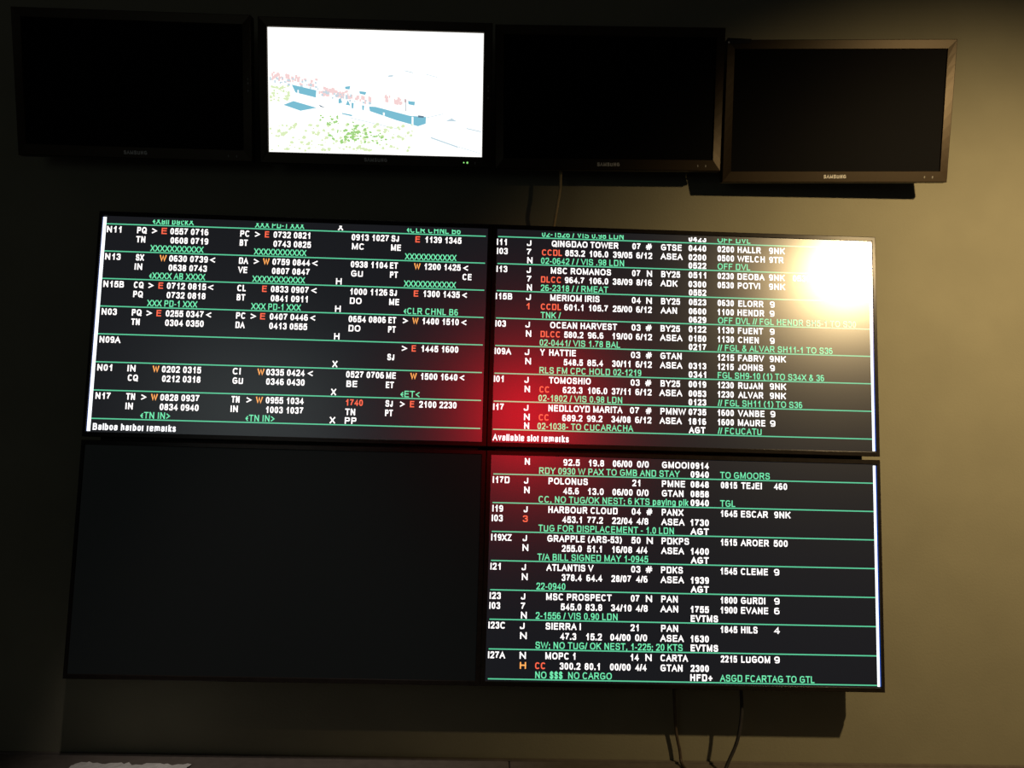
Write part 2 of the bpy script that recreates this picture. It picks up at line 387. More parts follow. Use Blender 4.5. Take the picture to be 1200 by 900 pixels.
# ------------------------------------------------------------------ what the lit panels show: (row, line, colour, text, from mm, to mm)
HARBOR = [
 (-1, 2, 'g', '«Xall backX', -903, -795),(-1, 2, 'g', 'XXX PD-1 XXX', -633, -503),(-1, 2, 'w', 'X', -413, -400),(-1, 2, 'g', '«CLR CHNL B6', -230, -86),
 (0, 0, 'w', 'N11', -1021, -983),(0, 0, 'w', 'PQ', -942, -917),(0, 0, 'w', '>', -903, -890),(0, 0, 'r', 'E', -878, -864),(0, 0, 'w', '0557 0716', -855, -755),
 (0, 0, 'w', 'PC', -671, -646),(0, 0, 'w', '>', -632, -619),(0, 0, 'r', 'E', -606, -595),(0, 0, 'w', '0732 0821', -583, -486),(0, 0, 'w', '0913 1027', -376, -277),
 (0, 0, 'w', 'SJ', -270, -250),(0, 0, 'r', 'E', -206, -194),(0, 0, 'w', '1139 1345', -179, -83),(0, 1, 'w', 'TN', -943, -919),(0, 1, 'w', '0608 0719', -853, -754),
 (0, 1, 'w', 'BT', -671, -650),(0, 1, 'w', '0743 0825', -582, -483),(0, 1, 'w', 'MC', -374, -341),(0, 1, 'w', 'ME', -270, -244),(0, 2, 'g', 'XXXXXXXXXXX', -904, -765),
 (0, 2, 'g', 'XXXXXXXXXXX', -632, -494),(0, 2, 'g', 'XXXXXXXXXXX', -232, -95),(1, 0, 'w', 'N13', -1020, -980),(1, 0, 'w', 'SX', -940, -919),(1, 0, 'o', 'W', -878, -860),
 (1, 0, 'w', '0630 0739', -853, -752),(1, 0, 'w', '<', -746, -733),(1, 0, 'w', 'DA', -670, -646),(1, 0, 'w', '>', -631, -618),(1, 0, 'o', 'W', -607, -590),
 (1, 0, 'w', '0759 0844', -582, -483),(1, 0, 'w', '<', -477, -463),(1, 0, 'w', '0938 1104', -375, -277),(1, 0, 'w', 'ET', -271, -250),(1, 0, 'o', 'W', -207, -190),
 (1, 0, 'w', '1200 1425', -179, -83),(1, 0, 'w', '<', -76, -63),(1, 1, 'w', 'IN', -941, -922),(1, 1, 'w', '0638 0743', -853, -753),(1, 1, 'w', 'VE', -671, -647),
 (1, 1, 'w', '0807 0847', -582, -483),(1, 1, 'w', 'GU', -373, -342),(1, 1, 'w', 'PT', -270, -249),(1, 1, 'w', 'CE', -77, -53),(1, 2, 'g', '«XXXX AB XXXX', -902, -756),
 (1, 2, 'g', 'XXXXXXXXXXX', -632, -494),(1, 2, 'w', 'H', -412, -397),(1, 2, 'g', 'XXXXXXXXXXX', -232, -94),(2, 0, 'w', 'N15B', -1019, -966),(2, 0, 'w', 'CQ', -940, -915),
 (2, 0, 'w', '>', -902, -889),(2, 0, 'r', 'E', -876, -864),(2, 0, 'w', '0712 0815', -854, -752),(2, 0, 'w', '<', -747, -733),(2, 0, 'w', 'CL', -670, -648),
 (2, 0, 'r', 'E', -605, -593),(2, 0, 'w', '0833 0907', -582, -483),(2, 0, 'w', '<', -476, -462),(2, 0, 'w', '1000 1126', -373, -275),(2, 0, 'w', 'SJ', -269, -250),
 (2, 0, 'r', 'E', -205, -193),(2, 0, 'w', '1300 1435', -179, -83),(2, 0, 'w', '<', -76, -64),(2, 1, 'w', 'PQ', -940, -915),(2, 1, 'w', '0732 0818', -853, -752),
 (2, 1, 'w', 'BT', -670, -648),(2, 1, 'w', '0841 0911', -581, -484),(2, 1, 'w', 'DO', -373, -342),(2, 1, 'w', 'ME', -269, -243),(2, 2, 'g', 'XXX PD-1 XXX', -902, -772),
 (2, 2, 'g', 'XXX PD-1 XXX', -631, -501),(2, 2, 'w', 'H', -411, -396),(2, 2, 'g', '«CLR CHNL B6', -230, -86),(3, 0, 'w', 'N03', -1018, -979),(3, 0, 'w', 'PQ', -940, -915),
 (3, 0, 'w', '>', -902, -888),(3, 0, 'r', 'E', -876, -864),(3, 0, 'w', '0255 0347', -852, -754),(3, 0, 'w', '<', -747, -734),(3, 0, 'w', 'PC', -669, -644),
 (3, 0, 'w', '>', -631, -617),(3, 0, 'r', 'E', -606, -593),(3, 0, 'w', '0407 0446', -581, -481),(3, 0, 'w', '<', -475, -462),(3, 0, 'w', '0654 0806', -374, -276),
 (3, 0, 'w', 'ET', -269, -249),(3, 0, 'w', '>', -231, -218),(3, 0, 'o', 'W', -206, -190),(3, 0, 'w', '1400 1510', -179, -83),(3, 0, 'w', '<', -76, -63),
 (3, 1, 'w', 'TN', -940, -918),(3, 1, 'w', '0304 0350', -852, -752),(3, 1, 'w', 'DA', -669, -645),(3, 1, 'w', '0413 0555', -581, -482),(3, 1, 'w', 'DO', -373, -342),
 (3, 1, 'w', 'PT', -269, -249),(3, 2, 'w', 'H', -410, -396),(4, 0, 'w', 'N09A', -1018, -964),(4, 0, 'w', '>', -231, -217),(4, 0, 'r', 'E', -205, -194),
 (4, 0, 'w', '1445 1600', -179, -82),(4, 1, 'w', 'SJ', -268, -250),(4, 2, 'w', 'X', -411, -398),(5, 0, 'w', 'N01', -1018, -980),(5, 0, 'w', 'IN', -940, -920),
 (5, 0, 'o', 'W', -876, -859),(5, 0, 'w', '0202 0315', -852, -751),(5, 0, 'w', 'CI', -669, -649),(5, 0, 'o', 'W', -605, -587),(5, 0, 'w', '0335 0424', -582, -482),
 (5, 0, 'w', '<', -474, -461),(5, 0, 'w', '0527 0706', -374, -275),(5, 0, 'w', 'ME', -269, -244),(5, 0, 'o', 'W', -206, -189),(5, 0, 'w', '1500 1640', -178, -82),
 (5, 0, 'w', '<', -76, -64),(5, 1, 'w', 'CQ', -938, -912),(5, 1, 'w', '0212 0318', -850, -751),(5, 1, 'w', 'GU', -668, -641),(5, 1, 'w', '0346 0430', -581, -481),
 (5, 1, 'w', 'BE', -372, -344),(5, 1, 'w', 'ET', -269, -248),(5, 2, 'w', 'X', -411, -398),(5, 2, 'g', '«ET<', -230, -180),(6, 0, 'w', 'N17', -1017, -979),
 (6, 0, 'w', 'TN', -939, -916),(6, 0, 'w', '>', -900, -887),(6, 0, 'o', 'W', -875, -858),(6, 0, 'w', '0828 0937', -851, -751),(6, 0, 'w', 'TN', -668, -647),
 (6, 0, 'w', '>', -629, -616),(6, 0, 'o', 'W', -605, -587),(6, 0, 'w', '0955 1034', -579, -481),(6, 0, 'r', '1740', -371, -327),(6, 0, 'w', 'SJ', -268, -249),
 (6, 0, 'w', '>', -230, -218),(6, 0, 'r', 'E', -204, -193),(6, 0, 'w', '2100 2230', -180, -82),(6, 1, 'w', 'IN', -938, -920),(6, 1, 'w', '0834 0940', -851, -751),
 (6, 1, 'w', 'IN', -668, -650),(6, 1, 'w', '1003 1037', -577, -481),(6, 1, 'w', 'TN', -372, -346),(6, 1, 'w', 'PT', -268, -248),(6, 2, 'g', '«TN IN>', -899, -823),
 (6, 2, 'g', '«TN IN>', -629, -554),(6, 2, 'w', 'X', -411, -397),(6, 2, 'w', 'PP', -372, -342),(7, 0, 'b', 'Balboa harbor remarks', -1018, -806),
]
SLOTS = [
 (-1, 2, 'g', '02-1526 / VIS 0.98 LDN', 133, 354),(-1, 2, 'g', 'OFF DVL', 610, 700),(0, 0, 'w', 'I11', 13, 39),(0, 0, 'w', 'J', 93, 105),
 (0, 0, 'w', 'QINGDAO TOWER', 160, 340),(0, 0, 'w', '07', 378, 400),(0, 0, 'w', '#', 415, 431),(0, 0, 'w', 'GTSE', 456, 512),(0, 0, 'w', 'HALLR', 665, 728),
 (0, 0, 'w', '9NK', 751, 794),(0, 1, 'w', 'I03', 14, 42),(0, 1, 'w', '7', 93, 105),(0, 1, 'r', 'CCDL', 134, 188),(0, 1, 'w', '853.2', 197, 250),
 (0, 1, 'w', '106.0', 263, 313),(0, 1, 'w', '39/05', 326, 378),(0, 1, 'w', '6/12', 389, 432),(0, 1, 'w', 'ASEA', 455, 515),(0, 1, 'w', 'WELCH', 664, 739),
 (0, 1, 'w', '9TR', 751, 790),(0, 2, 'w', 'N', 95, 109),(0, 2, 'g', '02-0642 / / VIS .98 LDN', 132, 356),(0, 2, 'g', 'OFF DVL', 610, 699),(1, 0, 'w', 'I13', 14, 42),
 (1, 0, 'w', 'J', 94, 105),(1, 0, 'w', 'MSC ROMANOS', 159, 321),(1, 0, 'w', '07', 378, 400),(1, 0, 'w', 'N', 418, 432),(1, 0, 'w', 'BY25', 457, 508),
 (1, 0, 'w', 'DEOBA', 664, 738),(1, 0, 'w', '9NK', 750, 793),(1, 0, 'w', '0530', 815, 863),(1, 0, 'w', 'MINNS', 868, 942),(1, 1, 'w', '7', 95, 107),
 (1, 1, 'r', 'DLCC', 133, 188),(1, 1, 'w', '964.7', 197, 249),(1, 1, 'w', '106.0', 263, 314),(1, 1, 'w', '38/09', 326, 379),(1, 1, 'w', '8/16', 390, 432),
 (1, 1, 'w', 'ADK', 455, 501),(1, 1, 'w', 'POTVI', 665, 725),(1, 1, 'w', '9NK', 750, 794),(1, 2, 'w', 'N', 96, 109),(1, 2, 'g', '26-2318 / / RMEAT', 133, 314),
 (2, 0, 'w', 'I15B', 14, 57),(2, 0, 'w', 'J', 94, 107),(2, 0, 'w', 'MERIOM IRIS', 159, 291),(2, 0, 'w', '04', 378, 402),(2, 0, 'w', 'N', 417, 432),
 (2, 0, 'w', 'BY25', 457, 508),(2, 0, 'w', 'ELORR', 666, 734),(2, 0, 'w', '9', 752, 765),(2, 1, 'r', '1', 96, 104),(2, 1, 'r', 'CCDL', 134, 188),
 (2, 1, 'w', '601.1', 197, 248),(2, 1, 'w', '105.7', 263, 314),(2, 1, 'w', '25/00', 327, 379),(2, 1, 'w', '6/12', 390, 432),(2, 1, 'w', 'AAN', 456, 500),
 (2, 1, 'w', 'HENDR', 664, 736),(2, 1, 'w', '9', 751, 764),(2, 2, 'g', 'TNK /', 134, 188),(2, 2, 'g', 'OFF DVL // FGL HENDR SH5-1 TO S30', 611, 986),
 (3, 0, 'w', 'I03', 15, 42),(3, 0, 'w', 'J', 94, 106),(3, 0, 'w', 'OCEAN HARVEST', 160, 339),(3, 0, 'w', '03', 378, 402),(3, 0, 'w', '#', 416, 432),
 (3, 0, 'w', 'BY25', 456, 508),(3, 0, 'w', 'FUENT', 665, 733),(3, 0, 'w', '9', 751, 764),(3, 1, 'w', 'N', 96, 110),(3, 1, 'r', 'DLCC', 135, 188),
 (3, 1, 'w', '580.2', 198, 249),(3, 1, 'w', '96.6', 261, 303),(3, 1, 'w', '19/00', 327, 380),(3, 1, 'w', '6/12', 390, 433),(3, 1, 'w', 'ASEA', 455, 515),
 (3, 1, 'w', 'CHEN', 665, 721),(3, 1, 'w', '9', 751, 764),(3, 2, 'g', '02-0441/ VIS 1.78 BAL', 133, 348),(3, 2, 'g', '// FGL & ALVAR SH11-1 TO S36', 610, 921),
 (4, 0, 'w', 'I09A', 15, 58),(4, 0, 'w', 'J', 94, 106),(4, 0, 'w', 'Y', 135, 147),(4, 0, 'w', 'HATTIE', 159, 230),(4, 0, 'w', '03', 377, 402),(4, 0, 'w', '#', 417, 433),
 (4, 0, 'w', 'GTAN', 456, 513),(4, 0, 'w', 'FABRV', 665, 735),(4, 0, 'w', '9NK', 750, 794),(4, 1, 'w', 'N', 96, 111),(4, 1, 'w', '548.5', 198, 249),
 (4, 1, 'w', '85.4', 261, 303),(4, 1, 'w', '30/11', 327, 376),(4, 1, 'w', '6/12', 390, 433),(4, 1, 'w', 'ASEA', 455, 515),(4, 1, 'w', 'JOHNS', 665, 732),
 (4, 1, 'w', '9', 751, 764),(4, 2, 'g', 'RLS FM CPC HOLD 02-1219', 134, 405),(4, 2, 'g', 'FGL SH9-10 (1) TO S34X & 36', 610, 897),(5, 0, 'w', 'I01', 15, 40),
 (5, 0, 'w', 'J', 95, 106),(5, 0, 'w', 'TOMOSHIO', 160, 271),(5, 0, 'w', '03', 377, 401),(5, 0, 'w', '#', 416, 432),(5, 0, 'w', 'BY25', 457, 509),
 (5, 0, 'w', 'RUJAN', 665, 731),(5, 0, 'w', '9NK', 750, 794),(5, 1, 'w', 'N', 96, 110),(5, 1, 'r', 'CC', 135, 162),(5, 1, 'w', '623.3', 197, 249),
 (5, 1, 'w', '106.0', 264, 315),(5, 1, 'w', '37/11', 327, 377),(5, 1, 'w', '6/12', 390, 433),(5, 1, 'w', 'ASEA', 454, 515),(5, 1, 'w', 'ALVAR', 665, 732),
 (5, 1, 'w', '9NK', 750, 793),(5, 2, 'g', '02-1802 / VIS 0.98 LDN', 133, 355),(5, 2, 'g', '// FGL SH11 (1) TO S36', 610, 837),(6, 0, 'w', 'I17', 15, 42),
 (6, 0, 'w', 'J', 95, 107),(6, 0, 'w', 'NEDLLOYD MARITA', 160, 356),(6, 0, 'w', '07', 376, 400),(6, 0, 'w', '#', 418, 433),(6, 0, 'w', 'PMNW', 457, 525),
 (6, 0, 'w', 'VANBE', 664, 735),(6, 0, 'w', '9', 751, 764),(6, 1, 'w', 'N', 96, 111),(6, 1, 'r', 'CC', 135, 162),(6, 1, 'w', '689.2', 197, 250),
 (6, 1, 'w', '99.2', 262, 303),(6, 1, 'w', '34/08', 327, 378),(6, 1, 'w', '6/12', 390, 433),(6, 1, 'w', 'ASEA', 455, 514),(6, 1, 'w', 'MAURE', 664, 737),
 (6, 1, 'w', '9', 750, 764),(6, 2, 'w', 'N', 97, 110),(6, 2, 'g', '02-1038- TO CUCARACHA', 132, 385),(6, 2, 'w', 'AGT', 533, 577),(6, 2, 'g', '// FCUCATU', 610, 727),
 (7, 0, 'b', 'Available slot remarks', 15, 215),(-1, 2, 'w', '0423', 531, 579),(0, 0, 'w', '0440', 531, 579),(0, 1, 'w', '0200', 531, 579),(0, 2, 'w', '0522', 531, 579),
 (1, 0, 'w', '0511', 531, 579),(1, 1, 'w', '0300', 531, 579),(1, 2, 'w', '0552', 532, 579),(2, 0, 'w', '0523', 532, 579),(2, 1, 'w', '0600', 532, 579),
 (2, 2, 'w', '0629', 532, 579),(3, 0, 'w', '0122', 532, 579),(3, 1, 'w', '0150', 532, 579),(3, 2, 'w', '0217', 532, 579),(4, 1, 'w', '0313', 532, 579),
 (4, 2, 'w', '0341', 532, 579),(5, 0, 'w', '0019', 532, 579),(5, 1, 'w', '0053', 532, 579),(5, 2, 'w', '0123', 532, 579),(6, 0, 'w', '0735', 532, 579),
 (6, 1, 'w', '1816', 532, 579),(0, 0, 'w', '0200', 610, 655),(0, 1, 'w', '0500', 610, 655),(1, 0, 'w', '0230', 610, 654),(1, 1, 'w', '0530', 610, 654),
 (2, 0, 'w', '0630', 610, 654),(2, 1, 'w', '1100', 610, 654),(3, 0, 'w', '1130', 610, 654),(3, 1, 'w', '1130', 610, 654),(4, 0, 'w', '1215', 610, 654),
 (4, 1, 'w', '1215', 610, 653),(5, 0, 'w', '1230', 610, 653),(5, 1, 'w', '1230', 610, 653),(6, 0, 'w', '1600', 610, 653),(6, 1, 'w', '1600', 610, 653),
]
VESSELS = [
 (-1, 1, 'w', 'N', 101, 114),(-1, 1, 'w', '92.5', 202, 245),(-1, 1, 'w', '19.8', 269, 309),(-1, 1, 'w', '06/00', 332, 383),(-1, 1, 'w', '0/0', 396, 427),
 (-1, 1, 'w', 'GMOOI', 462, 533),(-1, 2, 'g', 'RDY 0930 W PAX TO GMB AND STAY', 139, 509),(-1, 2, 'g', 'TO GMOORS', 616, 748),(0, 0, 'w', 'I17D', 19, 62),
 (0, 0, 'w', 'J', 100, 111),(0, 0, 'w', 'POLONUS', 164, 267),(0, 0, 'w', '21', 384, 405),(0, 0, 'w', 'PMNE', 462, 523),(0, 0, 'w', 'TEJEI', 672, 726),
 (0, 0, 'w', '460', 759, 794),(0, 1, 'w', 'N', 101, 115),(0, 1, 'w', '45.6', 203, 244),(0, 1, 'w', '13.0', 268, 309),(0, 1, 'w', '06/00', 332, 385),
 (0, 1, 'w', '0/0', 396, 427),(0, 1, 'w', 'GTAN', 462, 519),(0, 2, 'g', 'CC, NO TUG/OK NEST; 6 KTS paying pik', 139, 532),(0, 2, 'g', 'TGL', 616, 656),
 (1, 0, 'w', 'I19', 20, 47),(1, 0, 'w', 'J', 101, 111),(1, 0, 'w', 'HARBOUR CLOUD', 165, 346),(1, 0, 'w', '04', 383, 407),(1, 0, 'w', '#', 422, 437),
 (1, 0, 'w', 'PANX', 462, 519),(1, 0, 'w', 'ESCAR', 671, 742),(1, 0, 'w', '9NK', 759, 802),(1, 1, 'w', 'I03', 19, 47),(1, 1, 'r', '3', 99, 112),
 (1, 1, 'w', '453.1', 202, 253),(1, 1, 'w', '77.2', 267, 308),(1, 1, 'w', '22/04', 332, 385),(1, 1, 'w', '4/8', 396, 427),(1, 1, 'w', 'ASEA', 461, 522),
 (1, 2, 'g', 'TUG FOR DISPLACEMENT - 1.0 LDN', 140, 494),(2, 0, 'w', 'I19XZ', 19, 71),(2, 0, 'w', 'J', 100, 111),(2, 0, 'w', 'GRAPPLE (ARS-53)', 164, 358),
 (2, 0, 'w', '50', 383, 407),(2, 0, 'w', 'N', 423, 439),(2, 0, 'w', 'PDKPS', 462, 534),(2, 0, 'w', 'AROER', 670, 744),(2, 0, 'w', '500', 757, 794),
 (2, 1, 'w', 'N', 100, 115),(2, 1, 'w', '255.0', 202, 254),(2, 1, 'w', '51.1', 268, 306),(2, 1, 'w', '16/08', 333, 385),(2, 1, 'w', '4/4', 396, 425),
 (2, 1, 'w', 'ASEA', 461, 521),(2, 2, 'g', 'T/A BILL SIGNED MAY 1-0945', 139, 427),(3, 0, 'w', 'I21', 19, 45),(3, 0, 'w', 'J', 99, 110),
 (3, 0, 'w', 'ATLANTIS V', 163, 285),(3, 0, 'w', '03', 383, 407),(3, 0, 'w', '#', 421, 438),(3, 0, 'w', 'PDKS', 461, 518),(3, 0, 'w', 'CLEME', 670, 741),
 (3, 0, 'w', '9', 757, 771),(3, 1, 'w', 'N', 100, 115),(3, 1, 'w', '378.4', 203, 255),(3, 1, 'w', '64.4', 267, 308),(3, 1, 'w', '28/07', 332, 383),
 (3, 1, 'w', '4/6', 396, 426),(3, 1, 'w', 'ASEA', 460, 521),(3, 2, 'g', '22-0940', 138, 213),(4, 0, 'w', 'I23', 19, 47),(4, 0, 'w', 'J', 99, 110),
 (4, 0, 'w', 'MSC PROSPECT', 164, 333),(4, 0, 'w', '07', 383, 405),(4, 0, 'w', 'N', 422, 438),(4, 0, 'w', 'PAN', 462, 505),(4, 0, 'w', 'GURDI', 670, 733),
 (4, 0, 'w', '9', 757, 771),(4, 1, 'w', 'I03', 19, 46),(4, 1, 'w', '7', 99, 110),(4, 1, 'w', '545.0', 202, 255),(4, 1, 'w', '83.8', 266, 309),
 (4, 1, 'w', '34/10', 332, 385),(4, 1, 'w', '4/8', 396, 427),(4, 1, 'w', 'AAN', 460, 506),(4, 1, 'w', 'EVANE', 670, 741),(4, 1, 'w', '6', 757, 771),
 (4, 2, 'w', 'N', 100, 115),(4, 2, 'g', '2-1556 / VIS 0.90 LDN', 138, 349),(4, 2, 'w', 'EVTMS', 539, 610),(5, 0, 'w', 'I23C', 18, 61),(5, 0, 'w', 'J', 98, 110),
 (5, 0, 'w', 'SIERRA I', 164, 254),(5, 0, 'w', '21', 383, 404),(5, 0, 'w', 'PAN', 462, 506),(5, 0, 'w', 'HILS', 670, 713),(5, 0, 'w', '4', 756, 771),
 (5, 1, 'w', 'N', 99, 116),(5, 1, 'w', '47.3', 202, 243),(5, 1, 'w', '15.2', 269, 309),(5, 1, 'w', '04/00', 331, 383),(5, 1, 'w', '0/0', 395, 426),
 (5, 1, 'w', 'ASEA', 460, 521),(5, 2, 'g', 'SW; NO TUG/ OK NEST, 1-225; 20 KTS', 139, 518),(5, 2, 'w', 'EVTMS', 539, 610),(6, 0, 'w', 'I27A', 19, 62),
 (6, 0, 'w', 'N', 99, 115),(6, 0, 'w', 'MOPC 1', 165, 242),(6, 0, 'w', '14', 384, 405),(6, 0, 'w', 'N', 422, 438),(6, 0, 'w', 'CARTA', 461, 532),
 (6, 0, 'w', 'LUGOM', 670, 745),(6, 0, 'w', '9', 756, 770),(6, 1, 'o', 'H', 100, 116),(6, 1, 'r', 'CC', 139, 166),(6, 1, 'w', '300.2', 202, 255),
 (6, 1, 'w', '80.1', 266, 305),(6, 1, 'w', '00/00', 331, 384),(6, 1, 'w', '4/4', 396, 425),(6, 1, 'w', 'GTAN', 461, 518),(6, 2, 'g', 'NO $$$  NO CARGO', 140, 336),
 (6, 2, 'w', 'HFD+', 538, 595),(6, 2, 'g', 'ASGD FCARTAG TO GTL', 615, 860),(-1, 1, 'w', '0914', 538, 586),(-1, 2, 'w', '0940', 538, 586),(0, 0, 'w', '0848', 538, 586),
 (0, 1, 'w', '0858', 538, 586),(0, 2, 'w', '0940', 538, 586),(1, 1, 'w', '1730', 538, 586),(1, 2, 'w', 'AGT', 538, 586),(2, 1, 'w', '1400', 539, 586),
 (2, 2, 'w', 'AGT', 539, 586),(3, 1, 'w', '1939', 539, 586),(3, 2, 'w', 'AGT', 539, 586),(4, 1, 'w', '1755', 539, 586),(5, 1, 'w', '1630', 539, 586),
 (6, 1, 'w', '2300', 539, 586),(0, 0, 'w', '0815', 618, 661),(1, 0, 'w', '1645', 618, 661),(2, 0, 'w', '1515', 618, 660),(3, 0, 'w', '1545', 617, 660),
 (4, 0, 'w', '1800', 617, 660),(4, 1, 'w', '1900', 617, 660),(5, 0, 'w', '1845', 617, 660),(6, 0, 'w', '2215', 617, 659),
]


# ------------------------------------------------------------------ room shell
m = MB(); m.box(-3.2, 3.2, YW, YW + 0.12, 0.0, 3.6)
struct(m.build('wall_back', M['wall']))
m = MB(); m.box(-3.2, 3.2, -4.2, YW, -0.1, 0.0)
struct(m.build('floor', M['floor']))

# long counter along the foot of the wall
cnt = thing('counter', 'long brown-grey counter top along the foot of the wall, under the dark panels', 'counter', (0, YW, 0))
ZT = ZC - 0.829
m = MB()
m.box(-2.4, 0.0825, -0.34, -0.001, ZT - 0.035, ZT)
m.box(0.0845, 2.4, -0.34, -0.001, ZT - 0.035, ZT)
m.build('worktop', M['counter'], cnt, bevel=0.003)
m = MB(); m.box(-2.36, 2.36, -0.30, -0.02, 0.08, ZT - 0.035); m.box(-2.36, 2.36, -0.25, -0.02, 0.0, 0.08)
m.build('base_cabinet', M['cabinet'], cnt, bevel=0.002)
m = MB(); m.box(-2.4, 2.4, -0.014, -0.001, ZT, ZT + 0.004)
m.build('sealing_strip', M['counter'], cnt)


# ------------------------------------------------------------------ the four wall panels
AW, AH = 1.021, 0.5727          # lit area
BX, BO, BY, GAP = 0.0128, 0.0098, 0.0121, 0.009     # frame widths: inner side, outer side, top and bottom; gap between the rows
PW, PH = AW + BX + BO, AH + 2 * BY


def wall_panel(label, cx, cz, screen_mat):
    t = thing('wall_display', label, 'display', (cx, YW, ZC + cz), group='flush wall displays in two rows of two')
    yo = -YW                     # front plane in local y
    l, r = (BO, BX) if cx < 0 else (BX, BO)
    fr = frame_mb(AW, AH, l, r, BY, BY, yo, yo + 0.03, 0.003)
    fr.build('bezel', M['panel_bezel'], t)
    m = MB()
    xl, xr, hh = -AW / 2 - l + 0.0015, AW / 2 + r - 0.0015, PH / 2 - 0.0015
    def ring(i, y): return [(xl + i, y, -hh + i), (xr - i, y, -hh + i), (xr - i, y, hh - i), (xl + i, y, hh - i)]
    m.loft([ring(0, yo + 0.006), ring(0, yo + 0.048), ring(0.01, yo + 0.056)])
    m.build('housing', M['panel_case'], t)
    m = MB(); m.quad((-AW / 2, yo + 0.003, -AH / 2), (AW / 2, yo + 0.003, -AH / 2), (AW / 2, yo + 0.003, AH / 2), (-AW / 2, yo + 0.003, AH / 2))
    sc = m.build('screen', screen_mat, t)
    m = MB()
    m.box(-0.30, -0.24, yo + 0.054, 0.0, -0.22, 0.22); m.box(0.24, 0.30, yo + 0.054, 0.0, -0.22, 0.22)
    m.box(-0.34, 0.34, yo + 0.08, -0.02, -0.03, 0.03)
    if cz > 0: m.box(-0.50, 0.50, yo + 0.062, yo + 0.075, -PH / 2 - 0.03, -PH / 2 + 0.08); m.box(-0.30, -0.24, yo + 0.07, yo + 0.1, -PH / 2 - 0.02, -0.2); m.box(0.24, 0.30, yo + 0.07, yo + 0.1, -PH / 2 - 0.02, -0.2)  # rail strip added behind the row gap to keep the lit wall hidden
    m.build('wall_bracket', M['bracket'], t)
    return t, sc


COLOURS = {'w': ('white_text', 'white', 0.0032, 0.0170), 'g': ('green_text', 'green', 0.0026, 0.0170),
           'r': ('red_text', 'red', 0.0030, 0.0168), 'o': ('orange_text', 'orange', 0.0034, 0.0168), 'b': ('caption', 'bold', 0.0033, 0.0175)}
OFF = {0: .312, 1: .648, 2: .958}


def fill_screen(sc, cx, cz, rows, z0, p, lx0, lx1, side, kfirst=0, zclip=None):
    """row lines, lettering and the bright window edge on a lit panel; coordinates from the crossing point"""
    y = -YW + 0.0024
    ym = y + 0.0002
    to = lambda x, yy, z: (x - cx, yy, z - cz)
    bags = {c: MB() for c in COLOURS}
    for k, s, c, text, a, b in rows:
        nm, mt, t, cap = COLOURS[c]
        z = z0 - p * (7.40 if k == 7 else k + OFF[s])
        if c == 'w' and len(text) > 4 and text[0].isalpha() and a > 70 and a < 120: t = 0.0036      # vessel names are bolder
        if c == 'w' and 525 < a < 545: t = 0.0036
        write(bags[c], text, a / 1000, b / 1000, z, cap, t, y, zclip if k == -1 else None, to)
    for c, mb in bags.items():
        if mb.f:
            nm, mt, t, cap = COLOURS[c]
            o = mb.build(nm, M[mt], sc)
            if c != 'w': o['label'] = {'g': 'green remark lettering', 'r': 'red code letters', 'o': 'orange code letters', 'b': 'bold white caption along the bottom edge'}[c]
    m = MB(); hl = 0.0015
    for k in range(8):
        z = z0 - p * k
        m.quad(to(lx0, ym, z - hl), to(lx1, ym, z - hl), to(lx1, ym, z + hl), to(lx0, ym, z + hl))
    o = m.build('row_line', M['line'], sc); o['label'] = 'thin green lines between the rows'
    xa, xb = (-1.0328, -1.0240) if side < 0 else (1.0245, 1.0312)
    za, zb = cz - AH / 2 + 0.002, cz + AH / 2 - 0.003
    m = MB(); m.quad(to(xa, ym, za), to(xb, ym, za), to(xb, ym, zb), to(xa, ym, zb))
    o = m.build('window_edge', M['bar'], sc); o['label'] = 'bright white strip down the outer edge'
    xa, xb = (-1.0338, -1.0328) if side < 0 else (1.0312, 1.0338)  # thin blue strip on the outer side of the white one
    m = MB(); m.quad(to(xa, ym, za), to(xb, ym, za), to(xb, ym, zb), to(xa, ym, zb))
    o = m.build('blue_strip', M['blue'], sc); o['label'] = 'blue line along the white strip'


CX, CZ = BX + AW / 2, PH / 2 + GAP / 2
ta, sa = wall_panel('lit wall display with time columns and the line Balboa harbor remarks', -CX, CZ, M['screen_a'])
tb, sb = wall_panel('lit wall display with the bright lamp glare and the line Available slot remarks', CX, CZ, M['screen_a'])
td, sd = wall_panel('blank black wall display under the Balboa harbor remarks display', -CX, -CZ, M['screen_off'])
tc, scn = wall_panel('lit wall display listing POLONUS to MOPC 1, under the display with the lamp glare', CX, -CZ, M['screen_a'])
fill_screen(sa, -CX, CZ, HARBOR, 0.5680, 0.0738, -1.0240, -0.0180, -1, zclip=0.5680 + 0.0140)
fill_screen(sb, CX, CZ, SLOTS, 0.5685, 0.0740, 0.0153, 1.0245, 1, zclip=0.5685 + 0.0140)
fill_screen(scn, CX, -CZ, VESSELS, -0.0660, 0.0740, 0.0195, 1.0245, 1)


# ------------------------------------------------------------------ the four monitors in the row above
MW, MH = 0.576, 0.324
ML, MT_, MBT = 0.024, 0.025, 0.030


def FY(d, width, s=0.0035):
    """y just in front of the sloping frame at a distance d outside the screen edge"""
    return -0.004 + s * (d - 0.0016) / (width - 0.0032) - 0.0004


